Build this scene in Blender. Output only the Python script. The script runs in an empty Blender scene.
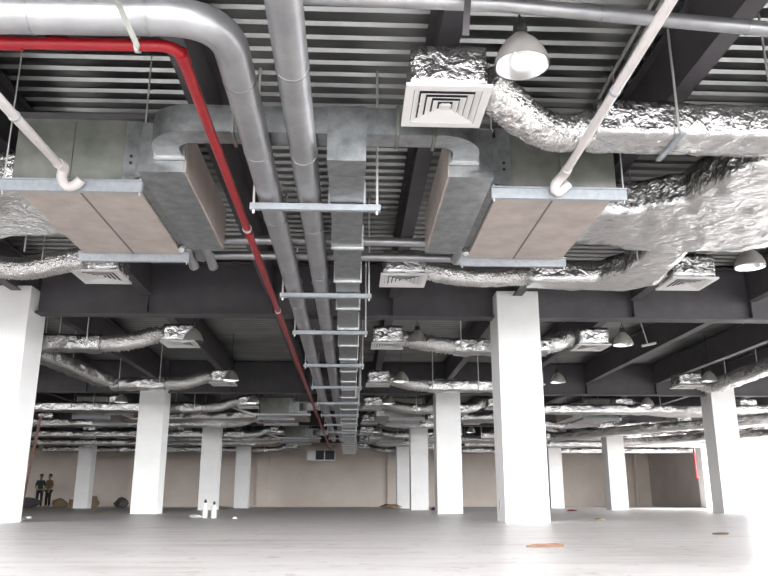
import bpy, bmesh, math, random
from mathutils import Vector, Matrix, noise
R = math.radians
rnd = random.Random(7)
scn = bpy.context.scene
COL = scn.collection
HC = 0.29
FLOOR0 = 0.0
DECK = 4.0
COLX = [-20.6, -12.85, -5.26, 2.6, 10.15, 17.9]
ROWY = [2.93, 11.93, 20.93, 29.93, 38.93]
BACK = 47.9

# ------------------------------------------------------------------ materials
def mat(name, base, rough=0.6, metal=0.0, spec=0.5):
    m = bpy.data.materials.new(name); m.use_nodes = True
    b = m.node_tree.nodes['Principled BSDF']
    b.inputs['Base Color'].default_value = (*base, 1)
    b.inputs['Roughness'].default_value = rough
    b.inputs['Metallic'].default_value = metal
    b.inputs['Specular IOR Level'].default_value = spec
    return m
def N(m, t, **kw):
    n = m.node_tree.nodes.new(t)
    for k, v in kw.items():
        if k in n.inputs: n.inputs[k].default_value = v
        else: setattr(n, k, v)
    return n
def coords(m, scale=(1,1,1), kind='Object'):
    tc = N(m, 'ShaderNodeTexCoord'); mp = N(m, 'ShaderNodeMapping')
    mp.inputs['Scale'].default_value = scale
    m.node_tree.links.new(tc.outputs[kind], mp.inputs['Vector'])
    return mp.outputs['Vector']
def ramp(m, fac, stops):
    r = N(m, 'ShaderNodeValToRGB'); cr = r.color_ramp
    cr.elements[0].position = stops[0][0]; cr.elements[0].color = (*stops[0][1], 1)
    cr.elements[1].position = stops[-1][0]; cr.elements[1].color = (*stops[-1][1], 1)
    for p, c in stops[1:-1]:
        e = cr.elements.new(p); e.color = (*c, 1)
    m.node_tree.links.new(fac, r.inputs['Fac']); return r.outputs['Color']
def mottled(name, c1, c2, rough, metal, scale, detail=4, bump=0, bscale=None, stretch=(1,1,1), rvar=0.0):
    m = mat(name, c1, rough, metal); L = m.node_tree.links
    b = m.node_tree.nodes['Principled BSDF']
    v = coords(m, stretch)
    n = N(m, 'ShaderNodeTexNoise', Scale=scale, Detail=detail, Roughness=0.6)
    L.new(v, n.inputs['Vector'])
    L.new(ramp(m, n.outputs['Fac'], [(0.32, c1), (0.68, c2)]), b.inputs['Base Color'])
    if rvar:
        mr = N(m, 'ShaderNodeMapRange'); mr.inputs['To Min'].default_value = rough - rvar; mr.inputs['To Max'].default_value = rough + rvar
        L.new(n.outputs['Fac'], mr.inputs['Value']); L.new(mr.outputs['Result'], b.inputs['Roughness'])
    if bump:
        n2 = N(m, 'ShaderNodeTexNoise', Scale=bscale or scale, Detail=3.0); L.new(v, n2.inputs['Vector'])
        bp = N(m, 'ShaderNodeBump'); bp.inputs['Strength'].default_value = bump; bp.inputs['Distance'].default_value = 0.02
        L.new(n2.outputs['Fac'], bp.inputs['Height']); L.new(bp.outputs['Normal'], b.inputs['Normal'])
    return m
def foil_mat(name, base, rough, bump, scale):
    m = mat(name, base, rough, 1.0); L = m.node_tree.links; b = m.node_tree.nodes['Principled BSDF']
    v = coords(m)
    d = N(m, 'ShaderNodeTexNoise', Scale=scale*0.6, Detail=2.0); L.new(v, d.inputs['Vector'])
    add = N(m, 'ShaderNodeMixRGB'); add.inputs['Fac'].default_value = 0.25
    L.new(v, add.inputs['Color1']); L.new(d.outputs['Color'], add.inputs['Color2'])
    vo = N(m, 'ShaderNodeTexVoronoi', Scale=scale, feature='F1'); L.new(add.outputs['Color'], vo.inputs['Vector'])
    no = N(m, 'ShaderNodeTexNoise', Scale=scale*2.2, Detail=4.0, Distortion=1.5); L.new(v, no.inputs['Vector'])
    mx = N(m, 'ShaderNodeMixRGB'); mx.inputs['Fac'].default_value = 0.45
    L.new(vo.outputs['Distance'], mx.inputs['Color1']); L.new(no.outputs['Fac'], mx.inputs['Color2'])
    bp = N(m, 'ShaderNodeBump'); bp.inputs['Strength'].default_value = bump; bp.inputs['Distance'].default_value = 0.05
    L.new(mx.outputs['Color'], bp.inputs['Height']); L.new(bp.outputs['Normal'], b.inputs['Normal'])
    return m
M = {}
M['foil'] = foil_mat('insulation_foil', (0.62, 0.61, 0.605), 0.22, 0.7, 8)
M['foil_smooth'] = foil_mat('taut_foil', (0.68, 0.67, 0.66), 0.28, 0.30, 5)
M['flex'] = foil_mat('flexible_duct_foil', (0.74, 0.725, 0.71), 0.24, 0.7, 16)
M['galv'] = mottled('galvanised_sheet', (0.27, 0.28, 0.285), (0.44, 0.45, 0.455), 0.36, 0.9, 9, 6, rvar=0.08)
M['galv_bright'] = mottled('bright_galvanised_flange', (0.58, 0.60, 0.60), (0.70, 0.71, 0.71), 0.42, 0.6, 12)
M['galv_dull'] = mottled('dusty_galvanised_casing', (0.21, 0.22, 0.195), (0.32, 0.32, 0.29), 0.45, 0.75, 5, 6, rvar=0.1)
M['deck'] = mottled('steel_deck', (0.20, 0.205, 0.20), (0.31, 0.31, 0.305), 0.33, 0.95, 1.6, 5, stretch=(0.6, 1, 1), rvar=0.08)
M['girder'] = mottled('dark_grey_steel_paint', (0.066, 0.061, 0.067), (0.09, 0.084, 0.091), 0.55, 0.0, 3, 5)
M['cladding'] = mottled('silver_pipe_cladding', (0.33, 0.33, 0.34), (0.42, 0.42, 0.43), 0.38, 0.7, 4, 4, bump=0.12, bscale=8)
M['steel'] = mottled('light_grey_channel_steel', (0.33, 0.355, 0.38), (0.42, 0.44, 0.47), 0.5, 0.3, 20)
M['rod'] = mat('zinc_rod', (0.62, 0.60, 0.58), 0.45, 0.5)
M['red'] = mottled('red_gloss_paint', (0.27, 0.004, 0.010), (0.35, 0.008, 0.014), 0.38, 0.0, 6)
M['red_dark'] = mat('dull_dark_red_paint', (0.20, 0.01, 0.012), 0.5)
M['pvc'] = mottled('off_white_pvc', (0.57, 0.53, 0.52), (0.64, 0.60, 0.58), 0.35, 0.0, 6)
M['white'] = mat('white_powder_coat', (0.70, 0.685, 0.675), 0.4)
M['dark'] = mat('dark_void_shade', (0.03, 0.03, 0.032), 0.7)  # near-black colour stands in for shade inside diffuser throats and unit openings
M['board'] = mottled('beige_lining_board', (0.40, 0.345, 0.31), (0.52, 0.46, 0.42), 0.75, 0.0, 4, 6)
M['seam'] = mat('dark_seam_strip', (0.17, 0.14, 0.13), 0.7)
M['wallpaint'] = mottled('white_column_paint', (0.80, 0.79, 0.78), (0.86, 0.85, 0.84), 0.6, 0.0, 2, 4)
M['backwall'] = mottled('beige_cement_render', (0.70, 0.61, 0.545), (0.78, 0.70, 0.635), 0.85, 0.0, 0.8, 6)
M['backlitwall'] = mottled('backlit_wall_render', (0.55, 0.51, 0.48), (0.63, 0.59, 0.56), 0.85, 0.0, 0.8, 6)  # right wall's backlit shade put into the colour; back baseboard shares it
M['curb'] = mat('pale_curb_concrete', (0.7, 0.69, 0.66), 0.7)
M['lamp_metal'] = mottled('lamp_spun_aluminium', (0.60, 0.57, 0.54), (0.68, 0.65, 0.62), 0.38, 0.7, 10)
M['lamp_inner'] = mat('lamp_mirror_reflector', (0.88, 0.88, 0.88), 0.16, 0.95)
M['lamp_glass'] = mat('lamp_bulb_glass', (0.9, 0.9, 0.9), 0.1, 0.0)
M['black'] = mat('black_plastic', (0.03, 0.03, 0.03), 0.5)
M['rust'] = mottled('rusty_steel', (0.08, 0.045, 0.032), (0.15, 0.09, 0.07), 0.8, 0.2, 12)
M['wood'] = mottled('raw_wood', (0.12, 0.065, 0.04), (0.22, 0.13, 0.085), 0.8, 0.0, 14, 4, stretch=(1, 6, 6))
M['yellow'] = mat('yellow_plastic', (0.5, 0.45, 0.12), 0.6)
M['purple'] = mat('dark_purple_cloth', (0.09, 0.03, 0.08), 0.9)
M['brown'] = mat('brown_cardboard', (0.26, 0.19, 0.12), 0.9)
M['skin'] = mat('skin', (0.30, 0.18, 0.12), 0.6)
M['hair'] = mat('black_hair', (0.015, 0.012, 0.01), 0.6)
M['shirt_green'] = mat('dark_green_cloth', (0.03, 0.05, 0.04), 0.9)
M['shirt_tan'] = mat('brown_cloth', (0.16, 0.11, 0.05), 0.9)
M['trouser2'] = mat('dusty_dark_sacking', (0.10, 0.095, 0.09), 0.95)
M['trouser'] = mat('black_cloth', (0.02, 0.02, 0.022), 0.9)

# floor: pale trowelled screed, slightly polished, streaks and small spots
def floor_mat():
    m = mat('pale_trowelled_screed', (0.7, 0.68, 0.66), 0.4); L = m.node_tree.links; b = m.node_tree.nodes['Principled BSDF']
    v = coords(m, (0.55, 2.2, 1)); n = N(m, 'ShaderNodeTexNoise', Scale=1.4, Detail=9.0, Roughness=0.62); L.new(v, n.inputs['Vector'])
    c = ramp(m, n.outputs['Fac'], [(0.30, (0.62, 0.56, 0.535)), (0.46, (0.80, 0.755, 0.735)), (0.70, (0.88, 0.85, 0.835))])
    v2 = coords(m, (1, 1, 1)); s = N(m, 'ShaderNodeTexNoise', Scale=5.5, Detail=5.0, Roughness=0.7); L.new(v2, s.inputs['Vector'])
    sp = ramp(m, s.outputs['Fac'], [(0.0, (1, 1, 1)), (0.57, (1, 1, 1)), (0.70, (0.55, 0.50, 0.47))])
    mx = N(m, 'ShaderNodeMixRGB', blend_type='MULTIPLY'); mx.inputs['Fac'].default_value = 0.8
    L.new(c, mx.inputs['Color1']); L.new(sp, mx.inputs['Color2']); L.new(mx.outputs['Color'], b.inputs['Base Color'])
    mr = N(m, 'ShaderNodeMapRange'); mr.inputs['To Min'].default_value = 0.28; mr.inputs['To Max'].default_value = 0.48
    L.new(n.outputs['Fac'], mr.inputs['Value']); L.new(mr.outputs['Result'], b.inputs['Roughness'])
    bp = N(m, 'ShaderNodeBump'); bp.inputs['Strength'].default_value = 0.08; bp.inputs['Distance'].default_value = 0.01
    L.new(n.outputs['Fac'], bp.inputs['Height']); L.new(bp.outputs['Normal'], b.inputs['Normal'])
    return m
M['floor'] = floor_mat()
M['ground'] = mottled('pale_outdoor_paving', (0.17, 0.165, 0.16), (0.22, 0.215, 0.21), 0.9, 0.0, 2)

# ------------------------------------------------------------------ mesh builder
class MB:
    def __init__(s): s.v = []; s.f = []; s.sm = []
    def add(s, vs, fs, smooth=False):
        o = len(s.v); s.v += [tuple(v) for v in vs]
        s.f += [tuple(i + o for i in f) for f in fs]; s.sm += [smooth] * len(fs); return s
    def box(s, x0, x1, y0, y1, z0, z1):
        vs = [(x, y, z) for z in (z0, z1) for y in (y0, y1) for x in (x0, x1)]
        return s.add(vs, [(0,2,3,1),(4,5,7,6),(0,1,5,4),(2,6,7,3),(0,4,6,2),(1,3,7,5)])
    def prism(s, poly, z0, z1):
        n = len(poly); vs = [(x, y, z0) for x, y in poly] + [(x, y, z1) for x, y in poly]
        a = sum(poly[i][0]*poly[(i+1)%n][1] - poly[(i+1)%n][0]*poly[i][1] for i in range(n))
        fs = [tuple(range(n-1, -1, -1)), tuple(range(n, 2*n))] + [(i, (i+1)%n, n+(i+1)%n, n+i) for i in range(n)]
        if a < 0: fs = [tuple(reversed(f)) for f in fs]
        return s.add(vs, fs)
    def sweep(s, rings, caps=True, smooth=True):
        n = len(rings[0]); o = []
        vs = [p for r in rings for p in r]; fs = []
        for i in range(len(rings)-1):
            for j in range(n):
                a = i*n + j; b = i*n + (j+1) % n
                fs.append((a, b, b+n, a+n))
        s.add(vs, fs, smooth)
        if caps:
            s.add(rings[0], [tuple(range(n-1, -1, -1))]); s.add(rings[-1], [tuple(range(n))])
        return s
    def tube(s, pts, r, n=16, caps=True):
        pts = [Vector(p) for p in pts]; rr = r if isinstance(r, (list, tuple)) else [r]*len(pts)
        return s.sweep([ring(p, t, u, w, q, n) for (p, t, u, w), q in zip(frames(pts), rr)], caps)
    def lathe(s, prof, c=(0,0,0), n=24, caps=True):
        rings = []
        for r, z in prof:
            rings.append([(c[0]+r*math.cos(2*math.pi*k/n), c[1]+r*math.sin(2*math.pi*k/n), c[2]+z) for k in range(n)])
        return s.sweep(rings, caps=caps)
    def scaled(s, k):
        s.v = [(a*k, b*k, c*k) for a, b, c in s.v]; return s
    def build(s, name, m, parent=None, bevel=0, loc=None):
        me = bpy.data.meshes.new(name); me.from_pydata(s.v, [], s.f); me.update()
        for p, q in zip(me.polygons, s.sm): p.use_smooth = q
        me.materials.append(m)
        bm = bmesh.new(); bm.from_mesh(me); bmesh.ops.recalc_face_normals(bm, faces=bm.faces); bm.to_mesh(me); bm.free()
        o = bpy.data.objects.new(name, me); COL.objects.link(o)
        if parent: o.parent = parent
        if loc: o.location = loc
        if bevel:
            b = o.modifiers.new('bevel', 'BEVEL'); b.width = bevel; b.segments = 2; b.limit_method = 'ANGLE'
        return o
def frames(pts):
    out = []; up = Vector((0, 0, 1)); prev = None
    for i, p in enumerate(pts):
        a = pts[max(i-1, 0)]; b = pts[min(i+1, len(pts)-1)]; t = (b-a).normalized()
        if prev is None:
            u = t.cross(up)
            if u.length < 0.1: u = t.cross(Vector((0, 1, 0)))
            u.normalize()
        else:
            u = (prev - t * prev.dot(t)).normalized()
        prev = u; out.append((p, t, u, u.cross(t)))
    return out
def ring(p, t, u, w, r, n):
    return [tuple(p + u*r*math.cos(2*math.pi*k/n) + w*r*math.sin(2*math.pi*k/n)) for k in range(n)]
def catmull(P, step):
    P = [Vector(p) for p in P]; Q = [P[0]*2-P[1]] + P + [P[-1]*2-P[-2]]; out = []
    for i in range(1, len(Q)-2):
        a, b, c, d = Q[i-1:i+3]; k = max(2, int((c-b).length/step))
        for j in range(k):
            t = j/k
            out.append(0.5*((2*b) + (c-a)*t + (2*a-5*b+4*c-d)*t*t + (3*b-a-3*c+d)*t**3))
    out.append(P[-1]); return out
def arc_path(P, rad, k=8):
    """polyline with rounded corners"""
    P = [Vector(p) for p in P]; out = [P[0]]
    for i in range(1, len(P)-1):
        a = (P[i-1]-P[i]).normalized(); b = (P[i+1]-P[i]).normalized()
        p0 = P[i]+a*rad; p1 = P[i]+b*rad
        for j in range(k+1):
            t = j/k; out.append(p0*(1-t)**2 + P[i]*2*t*(1-t) + p1*t*t)
    out.append(P[-1]); return out

def empty(name, loc=(0,0,0)):
    o = bpy.data.objects.new(name, None); COL.objects.link(o); o.location = loc; o.empty_display_size = 0.2; return o
def tag(o, label, cat, group=None, kind=None):
    o['label'] = label; o['category'] = cat
    if group: o['group'] = group
    if kind: o['kind'] = kind
    return o
def structure(o): o['kind'] = 'structure'; return o
def copy_tree(o, parent=None):
    c = o.copy(); COL.objects.link(c)
    if parent: c.parent = parent
    for ch in list(o.children): copy_tree(ch, c)
    return c
ORD = ['nearest', 'second nearest', 'third', 'fourth', 'fifth', 'sixth', 'seventh', 'eighth', 'ninth', 'tenth', 'eleventh', 'twelfth', 'thirteenth', 'fourteenth']

# ------------------------------------------------------------------ setting
XL, XR, YF, YB = -20.9, 18.4, -3.5, BACK
structure(MB().box(XL, XR, YF, YB, -0.15, 0).build('floor', M['floor']))
structure(MB().box(-120, 160, -120, 160, -0.4, -0.2).build('ground', M['ground']))
structure(MB().box(XL, XR+.3, YB, YB+.25, 0, 4.2).build('wall_back', M['backwall']))
structure(MB().box(XL-.25, XL, YF, YB+.25, 0, 4.2).build('wall_left', M['backwall']))
structure(MB().box(XR, XR+.25, 39.3, YB, 0, 4.2).build('wall_right', M['backlitwall']))
# trims: pilasters in the back wall at the column lines, curb strip
for k, x in enumerate(COLX[1:5]):
    structure(MB().box(x-.36, x+.36, YB-.2, YB, 0, 4.1).build('trim_%d' % (k+1), M['backwall']))
structure(MB().box(XL, XR, YB-.30, YB-.2, 0, 0.07).build('baseboard_back', M['backlitwall']))
# profiled steel deck
def deck():
    b = MB(); p = 0.19; y = YF; vs = []; prof = []
    while y < YB:
        prof += [(y, DECK), (y+.030, DECK), (y+.050, DECK+.03), (y+.170, DECK+.03)]; y += p
    prof.append((YB, DECK))
    xs = [XL, -10, 0, 10, XR+.25]
    for x in xs: vs += [(x, a, z) for a, z in prof]
    n = len(prof); fs = [(i*n+j, i*n+j+1, (i+1)*n+j+1, (i+1)*n+j) for i in range(len(xs)-1) for j in range(n-1)]
    b.add(vs, fs); b.box(XL-.25, XR+.25, YF, YB+.25, DECK+.07, DECK+.22)
    return structure(b.build('ceiling', M['deck']))
deck()
# right facade: window bays between the column line, frames only where the photo shows glare
def facade(n, y0, y1):
    f = MB(); x = XR
    f.box(x, x+.12, y0, y1, 0.0, 0.12); f.box(x, x+.12, y0, y1, 3.30, 3.42)
    k = 4
    for i in range(k+1):
        y = y0 + (y1-y0)*i/k; f.box(x+.02, x+.10, y-.03, y+.03, 0.12, 3.30)
    f.box(x, x+.2, y0, y1, 3.42, 4.06)
    return structure(f.build('window_%d' % n, M['white']))
for i, (a, b) in enumerate([(-3.45, 2.4), (3.4, 11.4), (12.4, 20.4), (21.4, 29.4), (30.4, 38.8)]): facade(i+1, a, b)

# ------------------------------------------------------------------ columns
LINE = {0: 'far left wall', 1: 'second line left of the red pipe', 2: 'first line left of the red pipe', 3: 'first line right of the rectangular duct', 4: 'second line right of the rectangular duct', 5: 'bright right facade'}
def column(x, yf, label, kk):
    t = empty('column', (x, yf+.33, 0)); tag(t, label, 'column', 'square white columns')
    MB().box(-.33, .33, -.33, .33, 0, 3.5).build('casing', M['wallpaint'], t, bevel=.008)
    MB().box(-.335, .335, -.128, .128, 3.5, 3.99).build('steel_core', M['girder'], t)
    return t
cl = {(2,1):'broad square white column at the far left edge, cut by the frame', (3,1):'tallest square white column, right of centre in the foreground',
 (2,2):'white column behind the left edge one, bright foil duct crossing its top', (3,2):'white column just left of the tallest one, second in its line',
 (2,3):'white column behind two small white bottles on the floor', (3,3):'white column third in the line left of the tallest one, purple scrap at its foot',
 (2,4):'farthest small white column in the line left of the red pipe', (3,4):'farthest slim white column right of the duct, brown rubble at its foot',
 (4,2):'white column near the right edge with a shaded left face', (4,3):'white column between the tallest column and the right edge one',
 (4,4):'slim white column showing just right of the tallest column', (1,4):'dim grey-looking column at the far left with a bucket at its foot',
 (5,4):'overexposed column at the bright right facade beside the red riser', (1,3):'column hidden behind the left edge column', }
for (i, j), lb in cl.items():
    if (i, j) == (1, 3): continue
    c = column(COLX[i], ROWY[j]-.33, lb, 0)
    if (i, j) == (3, 1):
        MB().box(-.345, -.33, -.02, .05, .18, .32).build('outlet_plate', M['steel'], c)
# columns out of the frame that hold up the facade side (light blockers, real part of the grid)
for (i, j), w_ in {(5,1):'nearest one at the right facade', (5,2):'second one at the right facade', (5,3):'third one at the right facade', (4,1):'right of the tallest column', (2,0):'beside the camera on the left', (3,0):'beside the camera on the right'}.items():
    column(COLX[i], ROWY[j]-.33, 'square white column outside the picture frame, '+w_, 0)

# ------------------------------------------------------------------ girders and joists
def ibeam_x(b, x0, x1, y, z0, z1, fw=.13, tf=.025, tw=.012):
    b.box(x0, x1, y-fw, y+fw, z0, z0+tf); b.box(x0, x1, y-fw, y+fw, z1-tf, z1); b.box(x0, x1, y-tw, y+tw, z0+tf, z1-tf)
def ibeam_y(b, x, y0, y1, z0, z1, fw=.075, tf=.018, tw=.01):
    b.box(x-fw, x+fw, y0, y1, z0, z0+tf); b.box(x-fw, x+fw, y0, y1, z1-tf, z1); b.box(x-tw, x+tw, y0, y1, z0+tf, z1-tf)
JX = [2.6+1.94*k for k in range(-11, 8)]
SP = {0:'outermost left span', 1:'span left of the left edge column line', 2:'span crossed by the red pipe and main duct', 3:'span right of the tallest column', 4:'span next to the right facade'}
for j, y in enumerate(ROWY):
    for i in range(5):
        if j == 0 and i not in (1, 2, 3): continue
        a, b_ = COLX[i]+.34, COLX[i+1]-.34
        g = empty('steel_girder', ((a+b_)/2, y, 3.12))
        tag(g, 'dark cross girder, %s column row, %s' % (ORD[j] if j else 'overhead', SP[i]), 'girder', 'cross girders')
        m = MB(); ibeam_x(m, a-g.location.x, b_-g.location.x, 0, 0, .87); m.build('beam', M['girder'], g)
        for x in JX:
            if a+.2 < x < b_-.2:
                MB().box(x-.01-g.location.x, x+.01-g.location.x, -.12, -.012, .025, .845).build('stiffener', M['girder'], g)
def joist_word(k):
    d = k - 12   # JX index 11 -> 2.6
    return d
bayw = ['nearest bay', 'second bay', 'third bay', 'fourth bay', 'farthest bay']
for j in range(5):
    y0 = (ROWY[j]+.132); y1 = (ROWY[j+1]-.132) if j < 4 else BACK
    ymid = y1
    lo = {0:-6.5,1:-12,2:-16,3:-20,4:-20}[j]; hi = {0:7,1:12.5,2:17,3:17.8,4:17.8}[j]
    left = sorted([x for x in JX if lo < x < -0.3], reverse=True); right = sorted([x for x in JX if -0.3 < x < hi])
    for side, xs in (('left', left), ('right', right)):
        for q, x in enumerate(xs):
            m = MB(); ibeam_y(m, 0, y0-(y0+y1)/2, y1-(y0+y1)/2, 0, .57)
            o = m.build('steel_joist', M['girder'], loc=(x, (y0+y1)/2, 3.42))
            tag(o, 'dark steel joist in the %s, number %s from the main duct going %s' % (bayw[j], ['one','two','three','four','five','six','seven','eight','nine','ten','eleven'][q], side), 'joist', 'joists along the hall')

# ------------------------------------------------------------------ rectangular main duct
AX = -0.055
md = tag(empty('rectangular_duct', (AX, 5.25, 2.72)), 'long galvanised rectangular duct with bright flanges running away down the middle', 'duct')
def wbox(name, m, par, x0, x1, y0, y1, z0, z1, bevel=0):
    p = Vector(par.location) if par else Vector((0, 0, 0))
    return MB().box(x0-p.x, x1-p.x, y0-p.y, y1-p.y, z0-p.z, z1-p.z).build(name, m, par, bevel)
# T drop block behind the cross duct front face
wbox('drop_box', M['galv'], md, AX-.145, AX+.145, 5.22, 5.5, 2.72, 3.17)
y = 5.5; k = 0
Ys = [5.5, 6.15, 7.25, 8.45, 9.75, 10.95, 12.2, 13.45, 14.75, 16.05, 17.3, 18.6]
while Ys[-1] < 41: Ys.append(Ys[-1]+1.25)
for a, b_ in zip(Ys[:-1], Ys[1:]):
    w = .14 if a < 10 else .15 if a < 18 else .225 if a < 33.5 else .31
    h = .22 if a < 18 else .26
    wbox('duct_section', M['galv'], md, AX-w, AX+w, a+.02, b_-.02, 2.725, 2.725+h)
    wbox('flange', M['galv_bright'], md, AX-w-.02, AX+w+.02, b_-.02, b_+.02, 2.705, 2.745+h)
# cross duct with curved ends (both fan coil units)
XC = -0.29
def cross_duct():
    t = tag(empty('cross_duct', (XC, 5.35, 2.95)), 'galvanised duct spanning between the two fan coil units, curved at both ends', 'duct')
    z0, z1 = 0.0, .22
    def P(x, y): return (x, y-5.35)
    for s in (-1, 1):
        ox = 0
        outer = []; inner = []
        xe_o, xe_i = 1.285, 1.075     # distances from axis of the leg sides
        cx_, cy_ = 0.95, 5.58
        for a in range(13):
            th = -math.pi/2 + a/12*math.pi/2
            outer.append((s*(cx_+.335*math.cos(th)), cy_+.335*math.sin(th)-5.35))
            inner.append((s*(cx_+.13*math.cos(th)), cy_+.13*math.sin(th)-5.35))
        outer.append((s*(cx_+.335), 5.68-5.35)); inner.append((s*(cx_+.13), 5.68-5.35))
        b = MB()
        rings = [[(o[0], o[1], z0), (o[0], o[1], z1), (i_[0], i_[1], z1), (i_[0], i_[1], z0)] for o, i_ in zip(outer, inner)]
        b.sweep(rings, True, False)
        b.build('elbow', M['galv'], t)
        MB().box(*sorted((s*(cx_+.11), s*(cx_+.355))), .33, .37, -.02, .24).build('flange', M['galv_bright'], t)
    MB().box(-.95, .95, 5.245-5.35, 5.45-5.35, z0, z1).build('duct_section', M['galv'], t)
    for x in (-.62, -.2, .62, .9):
        MB().box(x-.012, x+.012, -.125, .12, -.02, .24).build('joint_band', M['galv_dull'], t)
    return t
cross = cross_duct()

# ------------------------------------------------------------------ fan coil units
def fan_coil(s, label, plenum=True):
    """s=+1: unit to the right of the axis; origin at near inner bottom corner on the axis line"""
    t = tag(empty('fan_coil_unit', (XC, 5.95, 2.8)), label, 'fan coil unit', 'suspended fan coil units')
    def bx(name, m, x0, x1, y0, y1, z0, z1, par=None, bv=0):
        a, b = sorted((s*x0, s*x1)); return MB().box(a, b, y0, y1, z0, z1).build(name, m, par or t, bv)
    bx('casing', M['galv_dull'], 1.5, 2.52, .02, 1.86, .02, .60)
    bx('corner_strip', M['galv'], 1.5, 1.62, -.005, .02, .03, .58)
    bx('seam_strip', M['galv_dull'], 2.05, 2.07, .005, .02, .03, .58)
    bt = MB().tube([(s*1.56, -.006, .20), (s*1.56, -.012, .20)], .014, 8).tube([(s*1.56, -.006, .26), (s*1.56, -.012, .26)], .014, 8).build('hole_disc', M['black'], t)  # black discs stand in for two dark holes in the strip
    bx('top_rail', M['girder'], 1.46, 2.54, -.02, .04, .60, .64)
    # two lining boards below
    bx('bottom_panel', M['board'], 1.51, 1.995, .05, 1.82, .0, .02); bx('bottom_panel', M['board'], 2.015, 2.52, .05, 1.82, .0, .02)
    bx('panel_seam', M['seam'], 1.995, 2.015, .05, 1.82, -.002, .02)
    for y in (-.05, 1.84):
        c = bx('support_channel', M['steel'], 1.44, 2.58, y, y+.045, -.075, .025)
        bx('channel_lip', M['steel'], 1.44, 2.58, y-.02, y, .012, .025, c)
    for x in (1.46, 2.56):
        for y in (-.03, 1.86):
            MB().tube([(s*x, y, -.1), (s*x, y, DECK-2.8)], .007, 6).build('hanger_rod', M['rod'], t)
    if plenum:
        # sloping galvanised collar between casing and plenum, then the plenum box with a lined inner face
        b = MB(); y0, y1 = -.22, 1.74
        b.sweep([[(s*1.5, y, .04), (s*1.5, y, .46), (s*1.43, y, .46), (s*1.43, y, .06)] for y in (y0+.15, y1)], True, False).build('collar', M['galv'], t)
        pl = bx('plenum', M['galv'], 1.07, 1.43, y0, y1, .03, .46)
        bx('lining_face', M['board'], 1.055, 1.07, y0+.01, y1-.01, .035, .455, pl)
        MB().tube([(s*1.47, 1.62, -.02), (s*1.47, 1.72, .08)], .03, 8).build('drain_stub', M['galv_bright'], t)
    return t
fL = fan_coil(-1, 'fan coil unit hanging nearest on the left, beige boards underneath')
fR = fan_coil(1, 'fan coil unit hanging nearest on the right, beige boards underneath')
for (dy, wd) in ((18, 'third bay'), (27, 'fourth bay')):
    for src, sw in ((fL, 'left'), (fR, 'right')):
        c = copy_tree(src); c.location.y += dy; c['label'] = 'distant fan coil unit in the %s, just %s of the pipe run' % (wd, sw)
    c = copy_tree(cross); c.location.y += dy; c['label'] = 'distant cross duct between the fan coil units of the %s' % wd; c['group'] = 'distant cross ducts'
    for dx, src, sw in ((6.1, fR, 'far right, behind the tallest column'), (-5.6, fL, 'far left')):
        c = copy_tree(src); c.location.y += dy; c.location.x += dx; c['label'] = 'distant fan coil unit in the %s at the %s' % (wd, sw)

# ------------------------------------------------------------------ insulated pipes
def bands(t, pts, r):
    for p, d in pts:
        p = Vector(p); d = Vector(d).normalized()*.008
        MB().tube([p-d, p+d], r+.004, 24).build('joint_band', M['galv'], t)
PZ = 2.835
lp = tag(empty('insulated_pipe', (-.72, 3.62, PZ)), 'thick silver-clad pipe that enters top left and bends to run down the hall', 'pipe')
def rel(t, pts): return [Vector(p)-Vector(t.location) for p in pts]
path = arc_path([(-4.2, 3.74, PZ+.0), (-.72, 3.67, PZ), (-.72, 5.5, PZ), (-.72, 33.0, PZ)], .34, 10)
MB().tube(rel(lp, path), .104, 28).build('pipe_run', M['cladding'], lp)
bands(lp, [(q, (0, 1, 0)) for q in rel(lp, [(-.72, y, PZ) for y in (4.3, 5.3, 6.7, 8.2, 9.8, 11.4, 13.4, 15.8, 18.5, 22, 26)])], .104)
bands(lp, [(q, (1, 0, 0)) for q in rel(lp, [(-1.75, 3.691, PZ), (-1.12, 3.678, PZ)])], .104)
bands(lp, [(q, (1, -1, 0)) for q in rel(lp, [(-.805, 3.755, PZ)])], .104)
rp = tag(empty('insulated_pipe', (-.38, 2.2, PZ)), 'thick straight silver-clad pipe beside the rectangular duct', 'pipe')
MB().tube(rel(rp, [(-.38, 1.2, PZ), (-.38, 33, PZ)]), .102, 28).build('pipe_run', M['cladding'], rp)
bands(rp, [(q, (0, 1, 0)) for q in rel(rp, [(-.38, y, PZ) for y in (4.15, 5.35, 6.9, 8.5, 10.2, 12, 14.2, 16.8, 20, 24)])], .102)
xp = tag(empty('insulated_pipe', (-.2, 4.09, 3.25)), 'slimmer silver pipe crossing the top of the picture from centre to right', 'pipe')
MB().tube(rel(xp, [(-.4, 4.05, 3.26), (.9, 4.09, 3.27), (2.25, 4.23, 3.27), (4.6, 4.46, 3.27)]), .048, 18).build('pipe_run', M['cladding'], xp)
bands(xp, [(q, (1, 0, 0)) for q in rel(xp, [(.3, 4.07, 3.265), (1.55, 4.16, 3.27), (2.55, 4.26, 3.27)])], .048)
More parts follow.
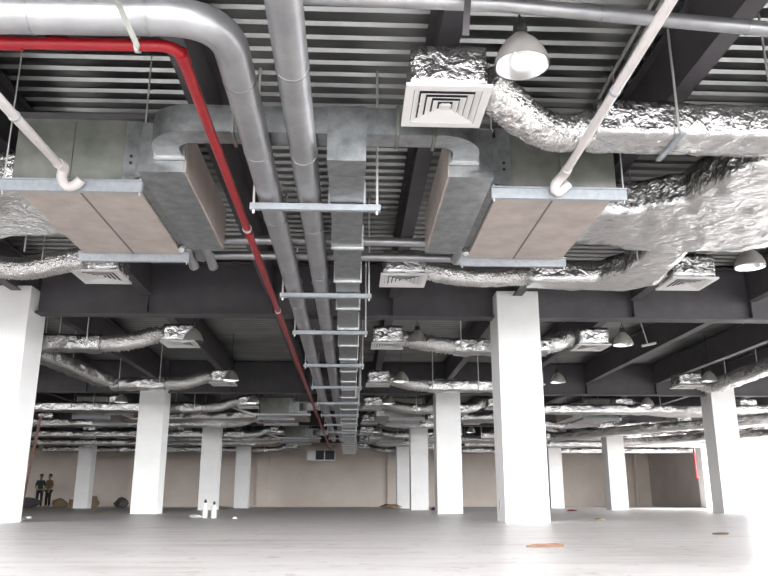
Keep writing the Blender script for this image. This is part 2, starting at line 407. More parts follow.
# chilled water pipes crossing behind the near units
for k, (yy, zz, rr) in enumerate(((8.05, 3.06, .05), (8.5, 3.03, .05))):
    t = tag(empty('water_pipe', (-.3, yy, zz)), ('nearer' if k == 0 else 'farther')+' of the two slim silver pipes crossing behind the near fan coil units', 'pipe', 'crossing water pipes')
    pts = [(-1.55-k*.16, 7.55 if k else 7.65, 2.98), (-1.55-k*.16, yy-.06, 2.98), (-1.50-k*.16, yy, zz), (.97+k*.16, yy, zz), (1.02+k*.16, yy-.06, 2.98), (1.02+k*.16, 7.65, 2.98)]
    MB().tube(rel(t, catmull(pts, .06)), rr, 14).build('pipe_run', M['cladding'], t)
for k, x in enumerate((-1.55, -1.76)):
    t = tag(empty('pipe_stub', (x, 7.8, 2.86)), ('right' if k == 0 else 'left')+' of two short capped silver pipe stubs behind the near left fan coil unit', 'pipe', 'capped pipe stubs')
    MB().tube([(0, -.1, .02), (0, .42, -.04)], .05, 14).build('pipe_run', M['cladding'], t)
    MB().tube([(0, .40, -.04), (0, .44, -.045)], .056, 14).build('end_cap', M['galv'], t)
for dy, wd in ((13.5, 'third bay'), (22.3, 'fourth bay')):
    t = tag(empty('water_pipe', (-3, 9.5+dy, 3.0)), 'long slim pipe with a jog crossing left of the main duct in the %s' % wd, 'pipe', 'distant crossing pipes')
    MB().tube(rel(t, [(-8.5, 9.5+dy, 3.02), (-3.6, 9.5+dy, 3.02), (-2.9, 9.6+dy, 2.80), (-1.2, 9.6+dy, 2.80)]), .04, 10).build('pipe_run', M['galv_bright'], t)

# ------------------------------------------------------------------ trapeze hangers
def trapeze():
    t = empty('pipe_hanger', (0, 0, 2.66))
    MB().box(-.87, .23, -.025, .025, 0, .012).box(-.87, .23, -.025, -.015, 0, .055).box(-.87, .23, .015, .025, 0, .055).build('channel', M['steel'], t)
    for x in (-.84, .2): MB().tube([(x, 0, -.03), (x, 0, DECK-2.66)], .011, 8).build('hanger_rod', M['white'], t)
    for x, r in ((-.72, .104), (-.38, .102)):
        MB().tube([(x+(r+.012)*math.cos(a), 0, .175+(r+.012)*math.sin(a)) for a in [math.pi*q/10 for q in range(11)]]
                  , .005, 6).build('pipe_clamp', M['steel'], t)
    return t
tz = None
TY = [6.09, 8.98, 11.09, 13.92, 16.7, 19.5, 22.3, 25.1, 27.9, 30.7]
for k, y in enumerate(TY):
    if tz is None: o = tz = trapeze()
    else: o = copy_tree(tz)
    o.location.y = y
    tag(o, 'steel trapeze hanger under the two silver pipes and duct, %s one from the camera' % ORD[k], 'pipe hanger', 'trapeze hangers')
# strap hangers at the top
for x, y, lb in ((-1.10, 3.45, 'grey strap hanger beside the big silver pipe at top left'), (.66, 4.0, 'dark strap hanger in front of the slim silver pipe at top centre')):
    t = tag(empty('strap_hanger', (x, y, 2.72)), lb, 'hanger')
    hw = .016 if x < 0 else .02
    pts = ((.01, 0, -.24), (0, 0, -.21), (-.72, 0, DECK-2.72)) if x < 0 else ((0, 0, .26), (.03, -.05, .7), (.03, -.05, DECK-2.72))
    b = MB(); b.sweep([[(u-hw*(.2 if z == -.24 else 1), v-.004, z), (u+hw*(.2 if z == -.24 else 1), v-.004, z), (u+hw*(.2 if z == -.24 else 1), v+.004, z), (u-hw*(.2 if z == -.24 else 1), v+.004, z)] for u, v, z in pts], True, False)
    b.build('strap', M['girder'] if x > 0 else M['galv_dull'], t)

# ------------------------------------------------------------------ red pipe
red = tag(empty('sprinkler_pipe', (-1.01, 3.95, 2.80)), 'red fire pipe entering at left, bending and running away down the hall', 'pipe')
rpts = arc_path([(-4.0, 3.93, 2.80), (-1.01, 3.90, 2.80), (-1.01, 5.0, 2.80), (-1.01, 39.6, 2.80)], .13, 8)
MB().tube(rel(red, rpts), .035, 18).build('pipe_run', M['red'], red)
for p, d in [((-1.95, 3.915, 2.8), (1,0,0)), ((-1.01, 4.03, 2.8), (0,1,0)), ((-1.01, 7.1, 2.8), (0,1,0)), ((-1.01, 10.3, 2.8), (0,1,0)), ((-1.01, 14, 2.8), (0,1,0)), ((-1.01, 20, 2.8), (0,1,0))]:
    p = Vector(p)-red.location; d = Vector(d)*.06
    MB().tube([p-d, p+d], .041, 18).build('coupling', M['red'], red)
for p, d in [((-1.24, 3.905, 2.8), (1,0,0)), ((-1.01, 6.95, 2.8), (0,1,0)), ((-1.01, 10.2, 2.8), (0,1,0))]:
    p = Vector(p)-red.location; d = Vector(d)*.012
    MB().tube([p-d, p+d], .045, 18).build('clamp_ring', M['galv_bright'], red)
MB().box(-.75, -.66, -.05, .03, .04, .16).build('outlet_plug', M['red_dark'], red)

# ------------------------------------------------------------------ white drain pipes
def drain(pts, bend, lb):
    t = tag(empty('drain_pipe', pts[-1]), lb, 'pipe', 'white drain pipes')
    MB().tube(rel(t, pts), .033, 16).build('pipe_run', M['pvc'], t)
    MB().tube(rel(t, catmull(bend, .02)), .041, 16).build('elbow_fitting', M['pvc'], t)
    p = Vector(pts[0]).lerp(Vector(pts[-1]), .55); d = (Vector(pts[1])-Vector(pts[0])).normalized()*.012
    MB().tube([p-t.location-d, p-t.location+d], .038, 16).build('socket_ring', M['steel'], t)
drain([(-1.98, 3.1, 2.43), (-2.31, 5.66, 2.84)], [(-2.30, 5.60, 2.83), (-2.31, 5.74, 2.86), (-2.34, 5.80, 2.80), (-2.31, 5.84, 2.74), (-2.24, 5.85, 2.76), (-2.20, 5.84, 2.80)], 'white plastic pipe slanting across the near left unit, twisted elbow at its end')
drain([(1.76, 3.1, 3.0), (1.71, 5.66, 2.86)], [(1.71, 5.6, 2.86), (1.71, 5.72, 2.86), (1.66, 5.80, 2.81), (1.68, 5.84, 2.76), (1.74, 5.85, 2.80), (1.78, 5.84, 2.84)], 'white plastic pipe slanting across the near right unit, twisted elbow at its end')
# thin conduit beside the joist
t = tag(empty('conduit', (2.2, 5.5, 3.93)), 'thin paired grey conduit under the deck beside the white drain pipe at right', 'conduit')
for dx in (0, .07): MB().tube([(.02+dx, -1.4, 0), (.10+dx, 1.5, 0)], .016, 8).build('tube', M['rod'], t)

# ------------------------------------------------------------------ foil ducts
def crinkle(p, n, amp, sc):
    q = p*sc
    v = noise.noise(q)*.6 + noise.noise(q*2.7+Vector((7,3,1)))*.4 + (abs(noise.noise(q*1.4+Vector((3,9,2))))-.2)*.8
    return p + n*amp*v
def foil_rect(path, w, h, step=.07, amp=.012, n=7, sc=5, seed=0):
    """path = centre line of the bottom face"""
    P = catmull(path, step) if len(path) > 2 else [Vector(path[0]).lerp(Vector(path[1]), i/max(1, int((Vector(path[1])-Vector(path[0])).length/step))) for i in range(int((Vector(path[1])-Vector(path[0])).length/step)+1)]
    rings = []; off = Vector((seed*3.1, seed*1.7, 0))
    for p, t, u, q in frames(P):
        up = Vector((0, 0, 1)); u = t.cross(up).normalized()
        r = []
        corner = .03
        for side, k in [(s, k) for s in range(4) for k in range(n)]:
            a = k/n
            if side == 0: c = (-w/2+w*a, 0); nn = (0, -1)
            elif side == 1: c = (w/2, h*a); nn = (1, 0)
            elif side == 2: c = (w/2-w*a, h); nn = (0, 1)
            else: c = (-w/2, h-h*a); nn = (-1, 0)
            cx_, cz_ = c
            if k == 0: cx_ *= 1-corner; cz_ = corner*h if cz_ == 0 else h*(1-corner)
            pos = p + u*cx_ + up*cz_; nv = u*nn[0] + up*nn[1]
            sag = .012*math.sin(math.pi*a)
            pos = pos + nv*sag
            r.append(tuple(crinkle(pos+off, nv, amp, sc)-off))
        rings.append(r)
    b = MB(); b.sweep(rings, True, True); return b
def flex_tube(path, r, step=.018, amp=.010, n=22, seed=0):
    P = catmull(path, step); rings = []; off = Vector((seed*5.3, 0, 0))
    for i, (p, t, u, w) in enumerate(frames(P)):
        rr = r*(1+.05*noise.noise(p*3+off)) + (amp if i % 2 else -amp*.4)
        ring_ = []
        for k in range(n):
            a = 2*math.pi*k/n; d = u*math.cos(a)+w*math.sin(a)
            ring_.append(tuple(p + d*(rr + amp*.9*noise.noise((p+d*r)*14+off))))
        rings.append(ring_)
    b = MB(); b.sweep(rings, True, True); return b
def foil_poly(poly, z0, z1, amp=.034, cell=.09, seed=0):
    """insulated sheet duct of any plan: grid triangulated, crinkled"""
    bm = bmesh.new()
    vs = [bm.verts.new((x, y, z0)) for x, y in poly]; f = bm.faces.new(vs)
    if f.normal.z > 0: f.normal_flip()
    ext = bmesh.ops.extrude_face_region(bm, geom=[f]); bmesh.ops.translate(bm, vec=(0, 0, z1-z0), verts=[e for e in ext['geom'] if isinstance(e, bmesh.types.BMVert)])
    if not any(abs(fc.calc_center_median().z-z0) < 1e-5 for fc in bm.faces): bm.faces.new(list(reversed([v for v in vs])))
    xs = [p[0] for p in poly]; ys = [p[1] for p in poly]
    for ax, lo, hi in ((0, min(xs), max(xs)), (1, min(ys), max(ys)), (2, z0, z1)):
        q = lo + cell
        while q < hi-.01:
            co = [0, 0, 0]; co[ax] = q; no = [0, 0, 0]; no[ax] = 1
            bmesh.ops.bisect_plane(bm, geom=bm.verts[:]+bm.edges[:]+bm.faces[:], plane_co=co, plane_no=no); q += cell
    bmesh.ops.recalc_face_normals(bm, faces=bm.faces); bm.normal_update()
    off = Vector((seed*3.7, seed, 0)); new = {}
    for v in bm.verts: new[v] = crinkle(v.co+off, v.normal, amp, 4.2)-off
    for v, c in new.items(): v.co = c
    b = MB(); bm.verts.index_update()
    b.add([tuple(v.co) for v in bm.verts], [tuple(x.index for x in f.verts) for f in bm.faces], True); bm.free(); return b
def rods(t, pts, z, w=.16, along='x'):
    for (x, y) in pts:
        MB().tube([(x-t.location.x, y-t.location.y, z-t.location.z), (x-t.location.x, y-t.location.y, DECK-t.location.z)], .01, 6).build('hanger_rod', M['rod'], t)

# duct run: origin = first point
def duct_thing(name, label, cat, path, builder, m, group=None):
    t = tag(empty(name, path[0]), label, cat, group)
    builder(rel(t, path)).build('foil_wrap', m, t)
    return t
# --- near right cluster
d = duct_thing('foil_duct', 'foil-wrapped straight duct crossing high at the right edge of the picture', 'duct', [(1.82, 5.32, 2.95), (4.6, 5.36, 2.95)], lambda p: foil_rect(p, .38, .27, amp=.026), M['foil'])
rods(d, [(2.42, 5.10), (3.16, 5.10)], 2.95)
MB().box(.60, .64, -.24, .24, -.03, -.008).build('tape_band', M['steel'], d)
duct_thing('flexible_duct', 'fat crinkled flexible foil duct sagging from the nearest diffuser', 'flexible duct', [(.90, 4.72, 3.10), (1.06, 4.86, 3.04), (1.28, 5.06, 2.99), (1.55, 5.26, 3.00), (1.86, 5.32, 3.07)], lambda p: flex_tube(p, .135, amp=.013), M['flex'])
tr = tag(empty('foil_duct', (2.5, 6.8, 2.9)), 'broad crumpled foil trunk duct leaving the near right fan coil unit', 'duct')
poly = [(2.27, 6.62), (2.6, 6.62), (3.00, 6.36), (3.12, 5.75), (3.28, 5.56), (5.2, 5.56), (5.2, 7.05), (4.09, 7.64), (3.64, 7.73), (2.94, 7.69), (2.6, 7.50), (2.27, 7.4)]
foil_poly([(x-2.5, y-6.8) for x, y in poly], -.02, .30, seed=2).build('foil_wrap', M['foil'], tr)
rods(tr, [(3.2, 8.1)], 2.9)
br = tag(empty('foil_duct', (3.2, 8.5, 2.9)), 'foil branch duct forking down to the second row diffusers on the right', 'duct')
poly = [(3.25, 7.74), (3.64, 7.80), (3.69, 8.35), (3.78, 9.1), (3.5, 9.38), (3.18, 9.38), (2.2, 9.30), (2.16, 8.98), (3.02, 8.98), (3.22, 8.6)]
foil_poly([(x-3.2, y-8.5) for x, y in poly], 0, .27, seed=5, amp=.03).build('foil_wrap', M['foil'], br)
duct_thing('flexible_duct', 'crinkled flexible foil duct joining the second row diffuser right of the main duct', 'flexible duct', [(.84, 9.0, 3.04), (1.05, 9.0, 3.0), (1.35, 9.12, 2.99), (1.8, 9.18, 3.0), (2.22, 9.16, 3.03)], lambda p: flex_tube(p, .11, amp=.012), M['flex'])
duct_thing('flexible_duct', 'short bent flexible foil duct at the second row diffuser near the right edge', 'flexible duct', [(3.66, 9.1, 3.02), (3.80, 9.12, 3.04), (3.93, 9.08, 3.06)], lambda p: flex_tube(p, .11, amp=.012), M['flex'])
# --- near left cluster
tl = tag(empty('foil_duct', (-3.5, 7, 2.9)), 'crumpled foil trunk duct at the left edge beside the near left fan coil unit', 'duct')
poly = [(-2.84, 6.2), (-2.84, 7.5), (-3.3, 7.52), (-4.6, 7.9), (-7.2, 8.4), (-7.2, 6.9), (-4.6, 6.2), (-3.3, 6.3)]
foil_poly([(x+3.5, y-7) for x, y in poly], 0, .30, seed=8).build('foil_wrap', M['foil'], tl)
rods(tl, [(-3.55, 8.05)], 2.9)
d = duct_thing('flexible_duct', 'crinkled flexible foil duct at the left edge over the foreground column', 'flexible duct', [(-5.4, 8.7, 3.06), (-4.6, 8.8, 3.0), (-3.95, 8.9, 2.96), (-3.5, 8.8, 3.0), (-3.14, 8.75, 3.06)], lambda p: flex_tube(p, .125, amp=.014), M['flex'])
rods(d, [(-3.62, 8.7)], 3.0)

# ------------------------------------------------------------------ diffusers
def diffuser(boxh=.29, size=.272):
    t = empty('ceiling_diffuser', (0, 0, 2.9))
    w = size
    pb = foil_poly([(-w+.02, -w+.02), (w-.02, -w+.02), (w-.02, w-.02), (-w+.02, w-.02)], .025, .025+boxh, amp=.016, cell=.06, seed=rnd.randint(0, 50))
    pb.build('foil_box', M['foil'], t)
    fr = MB(); e = w+.012; i = w-.045
    for x0, x1, y0, y1 in ((-e, e, -e, -i), (-e, e, i, e), (-e, -i, -i, i), (i, e, -i, i)): fr.box(x0, x1, y0, y1, 0, .022)
    fr.build('frame', M['white'], t)
    MB().box(-i, i, -i, i, .02, .026).build('throat', M['dark'], t)
    lv = 5
    for k in range(lv):
        a = i*(1-k/lv) - .004; bb = a - i/lv*.80
        ring0 = [(-a, -a, .002), (a, -a, .002), (a, a, .002), (-a, a, .002)]
        ring1 = [(-bb, -bb, .018), (bb, -bb, .018), (bb, bb, .018), (-bb, bb, .018)]
        ring2 = [(-bb, -bb, .020), (bb, -bb, .020), (bb, bb, .020), (-bb, bb, .020)]
        ring3 = [(-a, -a, .005), (a, -a, .005), (a, a, .005), (-a, a, .005)]
        b = MB(); b.sweep([ring0, ring1, ring2, ring3, ring0], False, False)
        b.build('louvre', M['white'], t)
    MB().box(-.03, .03, -.03, .03, 0, .02).build('louvre_hub', M['white'], t)
    return t
DX = {-10.3: 'far left', -6.6: 'second left of the red pipe', -2.95: 'just left of the red pipe', .62: 'just right of the main duct', 4.1: 'second right of the main duct', 7.92: 'third right of the main duct', 11.6: 'fourth right of the main duct'}
RY = [4.72, 9.04, 13.15, 17.8, 22.3, 26.8, 31.3, 35.8, 40.6]
RN = ['nearest', 'second', 'third', 'fourth', 'fifth', 'sixth', 'seventh', 'eighth', 'last']
dproto = None
def place_diffuser(x, r):
    global dproto
    if dproto is None: o = dproto = diffuser()
    else: o = copy_tree(dproto)
    y = RY[r] + (.01 if (x, r) == (.62, 0) else 0)
    z = 2.9 
    o.location = ({-2.95: -3.03, 4.1: 4.16}.get(x, x) if r == 1 else (4.2 if x == 4.1 else x), y, z)
    tag(o, 'white square louvred diffuser under a foil box, %s row, %s' % (RN[r], DX[x]), 'diffuser', 'ceiling diffusers')
    return o
place_diffuser(.62, 0)
for x in (-2.95, .62, 4.1): place_diffuser(x if x != -2.95 else -2.95, 1)
vis = {2: (-2.95, .62, 4.1, 7.92), 3: (-2.95, .62, 4.1, 7.92), 4: (-6.6, -2.95, .62, 4.1, 7.92, 11.6)}
for r in range(2, 9):
    for x in vis.get(r, (-10.3, -6.6, -2.95, .62, 4.1, 7.92, 11.6)): place_diffuser(x, r)

# ------------------------------------------------------------------ repeated foil runs in the further rows
def fl(label, path, r=.135, seed=1):
    return duct_thing('flexible_duct', label, 'flexible duct', path, lambda p: flex_tube(p, r, step=.035, amp=.022, n=14, seed=seed), M['flex'], 'flexible foil ducts')
def fd(label, path, w=.34, h=.26, seed=1, step=.10, amp=.045):
    return duct_thing('foil_duct', label, 'duct', path, lambda p: foil_rect(p, w, h, step=step, amp=amp, n=5, seed=seed), M['foil'], 'foil ducts of the further rows')
for r in range(2, 9):
    y = RY[r]; dyv = -.45 if r < 4 else -.2
    yy = y-.25
    nm = RN[r]
    # left run
    t = fd('long foil duct crossing left of the red pipe, %s row' % nm, [(-4.2, yy, 2.73), (-9.5 if r != 3 else -5.4, yy, 2.73)] if r < 4 else [(-4.2, yy, 2.73), (-15.5, yy, 2.73)], seed=r)
    rods(t, [(-4.4, yy-.19), (-5.0, yy+.19), (-7.2, yy-.19)] if r != 3 else [(-4.3, yy-.19), (-5.2, yy-.19)], 2.75)
    fl('flexible foil duct feeding the diffuser left of the red pipe, %s row' % nm, [(-3.18, y, 3.06), (-3.4, y-.05, 3.05), (-3.75, yy, 2.90), (-4.25, yy, 2.86)], seed=r)
    # right run
    t = fd('foil duct between the first two right diffusers, %s row' % nm, [(1.75, yy, 2.73), (3.35, yy, 2.73)], seed=r+20)
    rods(t, [(1.85, yy-.19), (2.9, yy-.19)], 2.75)
    fl('flexible foil duct at the diffuser right of the main duct, %s row' % nm, [(.86, y, 3.04), (1.05, y, 3.02), (1.4, yy, 2.90), (1.8, yy, 2.86)], seed=r+3)
    fl('flexible foil duct reaching left from the second right diffuser, %s row' % nm, [(3.88, y, 3.06), (3.7, y-.05, 3.04), (3.5, yy, 2.92), (3.2, yy, 2.86)], seed=r+9)
    if r == 2:
        pass
    elif r == 3:
        t = fd('foil duct rising towards the right edge above the right edge column', [(8.55, 17.55, 2.78), (8.62, 15.2, 2.86), (8.75, 12.8, 2.92)], seed=33)
        rods(t, [(8.45, 16.9), (8.5, 15.6)], 2.8)
        fl('flexible foil duct curving from the third right diffuser, fourth row', [(8.15, 17.8, 3.05), (8.32, 17.75, 2.94), (8.48, 17.6, 2.90), (8.55, 17.3, 2.92)], seed=12)
    else:
        t = fd('long foil duct crossing far right of the main duct, %s row' % nm, [(5.2, yy, 2.73), (18.2, yy-.2, 2.73)], seed=r+40)
        rods(t, [(5.2, yy-.19), (8.9, yy-.19), (12.2, yy-.2)], 2.75)
        fl('flexible foil duct right of the third right diffuser, %s row' % nm, [(8.16, y+.02, 3.06), (8.5, y+.3, 3.0), (9.2, y+.5, 2.9), (10.2, y+.5, 2.86), (11.0, y+.2, 2.9)], seed=r+15)
# linking ducts running along the hall on both sides
t = fd('foil duct running away from the camera behind the left edge column', [(-5.62, 13.3, 2.74), (-5.55, 15.2, 2.74), (-5.42, 17.1, 2.74)], seed=61); rods(t, [(-5.75, 14.4), (-5.7, 15.8)], 2.75)
fd('foil duct slanting far right behind the right edge column, upper one', [(13.6, 20.2, 2.46), (11.4, 22.6, 2.44), (8.9, 25.4, 2.42), (7.4, 27.9, 2.42)], w=.5, seed=62)
fd('foil duct slanting far right behind the right edge column, lower one', [(15.5, 24.5, 2.42), (12.6, 28.0, 2.42), (10.6, 30.8, 2.42)], w=.5, seed=63)
fd('foil trunk joining fan coil unit to ducts in the third bay, left', [(-2.9, 24.8, 2.8), (-4.2, 25.0, 2.78), (-7.2, 25.6, 2.78)], w=.9, seed=64)
fd('foil trunk joining fan coil unit to ducts in the third bay, right', [(2.35, 24.8, 2.8), (3.6, 25.0, 2.78), (5.6, 24.6, 2.78)], w=.9, seed=65)
fd('foil trunk joining fan coil unit to ducts in the fourth bay, left', [(-2.9, 33.8, 2.8), (-4.2, 34.0, 2.78), (-7.6, 34.2, 2.78)], w=.9, seed=66)
fd('foil trunk joining fan coil unit to ducts in the fourth bay, right', [(2.35, 33.8, 2.8), (3.6, 34.0, 2.78), (6.2, 33.6, 2.78)], w=.9, seed=67)

# ------------------------------------------------------------------ high bay lamps
def lamp():
    t = empty('high_bay_lamp', (0, 0, 2.72)); K = .86
    outer = [(.205, 0), (.203, .012), (.192, .06), (.165, .125), (.12, .19), (.075, .235), (.052, .26)]
    inner = [(.05, .25), (.072, .228), (.116, .184), (.160, .12), (.186, .058), (.197, .012), (.198, .001)]
    MB().lathe(outer+[(.04, .262)], n=28, caps=False).scaled(K).build('lamp_shade', M['lamp_metal'], t)
    b = MB(); n = 28
    b.sweep([[(r*math.cos(2*math.pi*k/n), r*math.sin(2*math.pi*k/n), z) for k in range(n)] for r, z in inner], False)
    b.scaled(K).build('reflector', M['lamp_inner'], t)
    MB().lathe([(.01, .10), (.035, .115), (.045, .15), (.035, .19), (.02, .225), (.02, .25)], n=14).scaled(K).build('bulb', M['lamp_glass'], t)
    MB().lathe([(.05, .25), (.055, .30), (.048, .345), (.02, .36)], n=16).scaled(K).build('socket', M['black'], t)
    MB().tube([(-.045, 0, .30), (-.03, 0, .37), (0, 0, .42)], .008, 6).tube([(.045, 0, .30), (.03, 0, .37), (0, 0, .42)], .008, 6).scaled(K).build('hook', M['black'], t)
    MB().tube([(0, 0, .36), (0, 0, DECK-2.92)], .007, 6).build('suspension_cord', M['black'], t)
    return t
LN = {-6.3: 'second left of the red pipe', -2.7: 'left of the red pipe', 1.05: 'right of the main duct', 4.72: 'second right of the main duct', 8.35: 'third right of the main duct'}
lproto = lamp()
first = True
for r, y in enumerate([4.28, 8.35, 12.95, 17.3, 21.4, 25.9, 30.4, 34.9]):
    for x in LN:
        if r == 0 and x != 1.05: continue
        if r == 1 and x != 4.72: continue
        if r in (2, 3) and x == -6.3: continue
        if r == 2 and x == 8.35: continue
        o = lproto if first else copy_tree(lproto)
        first = False
        xx, zz = x, 2.92
        if (r, x) == (1, 4.72): xx = 4.62
        if (r, x) == (0, 1.05): xx, zz = 1.06, 2.96
        if (r, x) in ((2, 1.05), (3, 1.05)): xx = 1.13; zz = 2.92
        if (r, x) == (3, 8.35): xx, y_ = 8.08, 16.95
        else: y_ = y
        o.location = (xx, y_, zz)
        tag(o, 'bell-shaped aluminium high bay lamp, %s row, %s' % (RN[r], LN[x]), 'lamp', 'high bay lamps')
        
# ------------------------------------------------------------------ small things high up
t = tag(empty('sprinkler_branch', (5.75, 14.3, 3.22)), 'small pale pipe branch with two caps hanging from the joist right of centre', 'pipe')
MB().tube([(-.25, 0, .75), (-.2, 0, .6), (-.02, .1, .02), (.0, .1, 0)], .012, 8).build('drop_pipe', M['pvc'], t)
MB().tube([(-.14, .1, -.02), (.14, .1, .04)], .025, 10).build('crosspiece', M['pvc'], t)
t = tag(empty('air_handling_unit', (-1.5, 40.3, 2.33)), 'white-framed hanging unit with two dark openings at the far end left of the duct', 'air conditioner')
MB().box(-.72, .72, 0, .9, 0, .55).build('casing', M['white'], t)
for x0, x1 in ((-.28, .14), (.20, .68)): MB().box(x0, x1, -.02, 0, .05, .50).build('opening', M['dark'], t)
for x in (-.6, .6): MB().tube([(x, .4, .55), (x, .4, DECK-2.33)], .012, 6).build('hanger_rod', M['rod'], t)
# red riser near the right facade
t = tag(empty('fire_riser', (16.75, 37.6, 0)), 'thin red fire pipe dropping down in front of the bright right wall', 'pipe')
MB().tube([(-2.2, 0, 3.0), (-.1, 0, 3.0), (0, 0, 2.95), (0, 0, 2.9), (.06, .1, 1.45), (.2, .2, 1.42)], .045, 10).build('pipe_run', M['red'], t)
MB().box(-.35, .1, -.08, .08, 3.06, 3.14).build('valve_body', M['red_dark'], t)
t = tag(empty('wall_pipe', (17.0, 47.4, 0)), 'pale beige vertical pipe on the back wall near its right end', 'pipe')
MB().tube([(.4, .1, .07), (.4, .1, 3.9)], .08, 10).build('pipe_run', M['backwall'], t)

# ------------------------------------------------------------------ things on the floor
t = tag(empty('steel_post', (-5.36, 13.3, 0)), 'rusty brown steel angle post standing beside the left edge column', 'post')
b = MB()
for (x0, x1, y0, y1) in ((-.022, .022, -.006, 0), (-.022, -.016, 0, .05)):
    b.sweep([[(x0-.02+dx, y0, z), (x1-.02+dx, y0, z), (x1-.02+dx, y1, z), (x0-.02+dx, y1, z)] for z, dx in ((0, 0), (1.0, .09), (1.68, .15))], True, False)
b.build('angle_bar', M['rust'], t)
MB().box(-.10, .06, -.08, .08, 0, .05).build('base_plate', M['galv_dull'], t)
t = tag(empty('timber_offcut', (1.31, 5.37, 0)), 'short splintered timber offcut lying on the pale floor in the foreground', 'wood')
b = MB(); pr = [(-.125, .012), (-.09, .02), (0, .024), (.09, .026), (.125, .024)]
b.sweep([[(x, -h*1.1, 0), (x, h*1.2, 0), (x, h, h*.8), (x, -h*.8, h)] for x, h in pr], True, False); b.build('board', M['wood'], t)
for k, (dx, h) in enumerate(((-.06, .34), (.09, .30))):
    t = tag(empty('bottle', (-2.66+dx*1.1, 15.2, 0)), ('taller left' if k == 0 else 'right')+' one of two white bottles with dark caps standing on the floor', 'bottle', 'white bottles on the floor')
    MB().lathe([(.045, 0), (.05, .01), (.05, h*.66), (.035, h*.76), (.02, h*.82)], n=16).build('body', M['white'], t)
    MB().lathe([(.024, h*.80), (.026, h*.9), (.012, h)], n=12).build('cap', M['black'], t)
def scrap(name, loc, size, m, label, cat, seed):
    r = random.Random(seed); b = bmesh.new()
    bmesh.ops.create_icosphere(b, subdivisions=2, radius=1)
    for v in b.verts:
        v.co *= 1+.35*noise.noise(v.co*1.7+Vector((seed, 0, 0)))
        v.co.x *= size[0]/2; v.co.y *= size[1]/2; v.co.z = max(0, (v.co.z*.6+.4))*size[2]
    me = bpy.data.meshes.new(name); b.to_mesh(me); b.free(); me.materials.append(m)
    o = bpy.data.objects.new(name, me); o.location = loc; COL.objects.link(o); tag(o, label, cat); return o
scrap('paper_scrap', (-2.98, 15.6, 0), (.26, .2, .06), M['white'], 'crumpled white paper lying left of the two bottles', 'scrap', 1)
scrap('paper_scrap', (-2.05, 14.4, 0), (.09, .08, .04), M['white'], 'tiny white scrap on the floor right of the two bottles', 'scrap', 2)
scrap('paper_scrap', (-5.9, 15.0, 0), (.12, .1, .04), M['white'], 'small white scrap near the foot of the left edge column', 'scrap', 3)
scrap('plastic_sheet', (-6.9, 22.5, 0), (.30, .4, .02), M['yellow'], 'yellow plastic scrap on the dim floor at left', 'scrap', 4)
scrap('rubble_pile', (1.95, 38.3, 0), (1.0, .8, .20), M['brown'], 'brown rubble heap at the foot of the farthest column right of centre', 'rubble', 5)
scrap('cloth_rag', (3.15, 29.3, 0), (.38, .3, .12), M['purple'], 'dark purple rag at the foot of a white column', 'rag', 6)
scrap('cloth_rag', (7.3, 26.0, 0), (.30, .2, .05), M['red_dark'], 'dark red rag on the floor behind the tallest column', 'rag', 7)
scrap('cardboard_scrap', (-6.05, 36.6, 0), (1.1, .7, .12), M['brown'], 'flattened brown cardboard between the two far left columns', 'cardboard', 8)
scrap('stone_chip', (4.1, 13.0, 0), (.16, .1, .04), M['brown'], 'small brown chip on the floor right of the tallest column', 'scrap', 9)
scrap('stone_chip', (3.42, 7.3, 0), (.16, .08, .02), M['rust'], 'thin rusty chip on the bright floor at lower right', 'scrap', 10)
scrap('debris_sack', (-12.3, 43.5, 0), (.7, .6, .55), M['trouser2'], 'dark slumped sack by the back wall left of the big white column', 'sack', 11)
scrap('debris_sack', (-13.75, 43.2, 0), (.7, .6, .62), M['brown'], 'brown bundle right of the dim far left column', 'sack', 12)
scrap('debris_sack', (-15.7, 43.9, 0), (.8, .6, .48), M['brown'], 'brown low sack between the standing people and the dim column', 'sack', 13)
scrap('debris_sack', (-17.3, 43.4, 0), (1.6, .6, .55), M['girder'], 'dark low pile at the feet of the standing people', 'sack', 14)
scrap('rubble_strip', (12.0, 45.8, 0), (4.5, .4, .08), M['curb'], 'pale rubble strip along the foot of the back wall, right side', 'rubble', 15)
t = tag(empty('bucket', (-14.5, 42.4, 0)), 'brown bucket at the foot of the dim far left column', 'bucket')
MB().lathe([(.15, 0), (.2, .4), (.21, .42), (.19, .41), (.14, .03)], n=18).build('body', M['brown'], t)
MB().tube([(.2*math.cos(a), 0, .40-.10*math.sin(a)) for a in [math.pi*q/8 for q in range(9)]], .012, 6).build('handle', M['rod'], t)

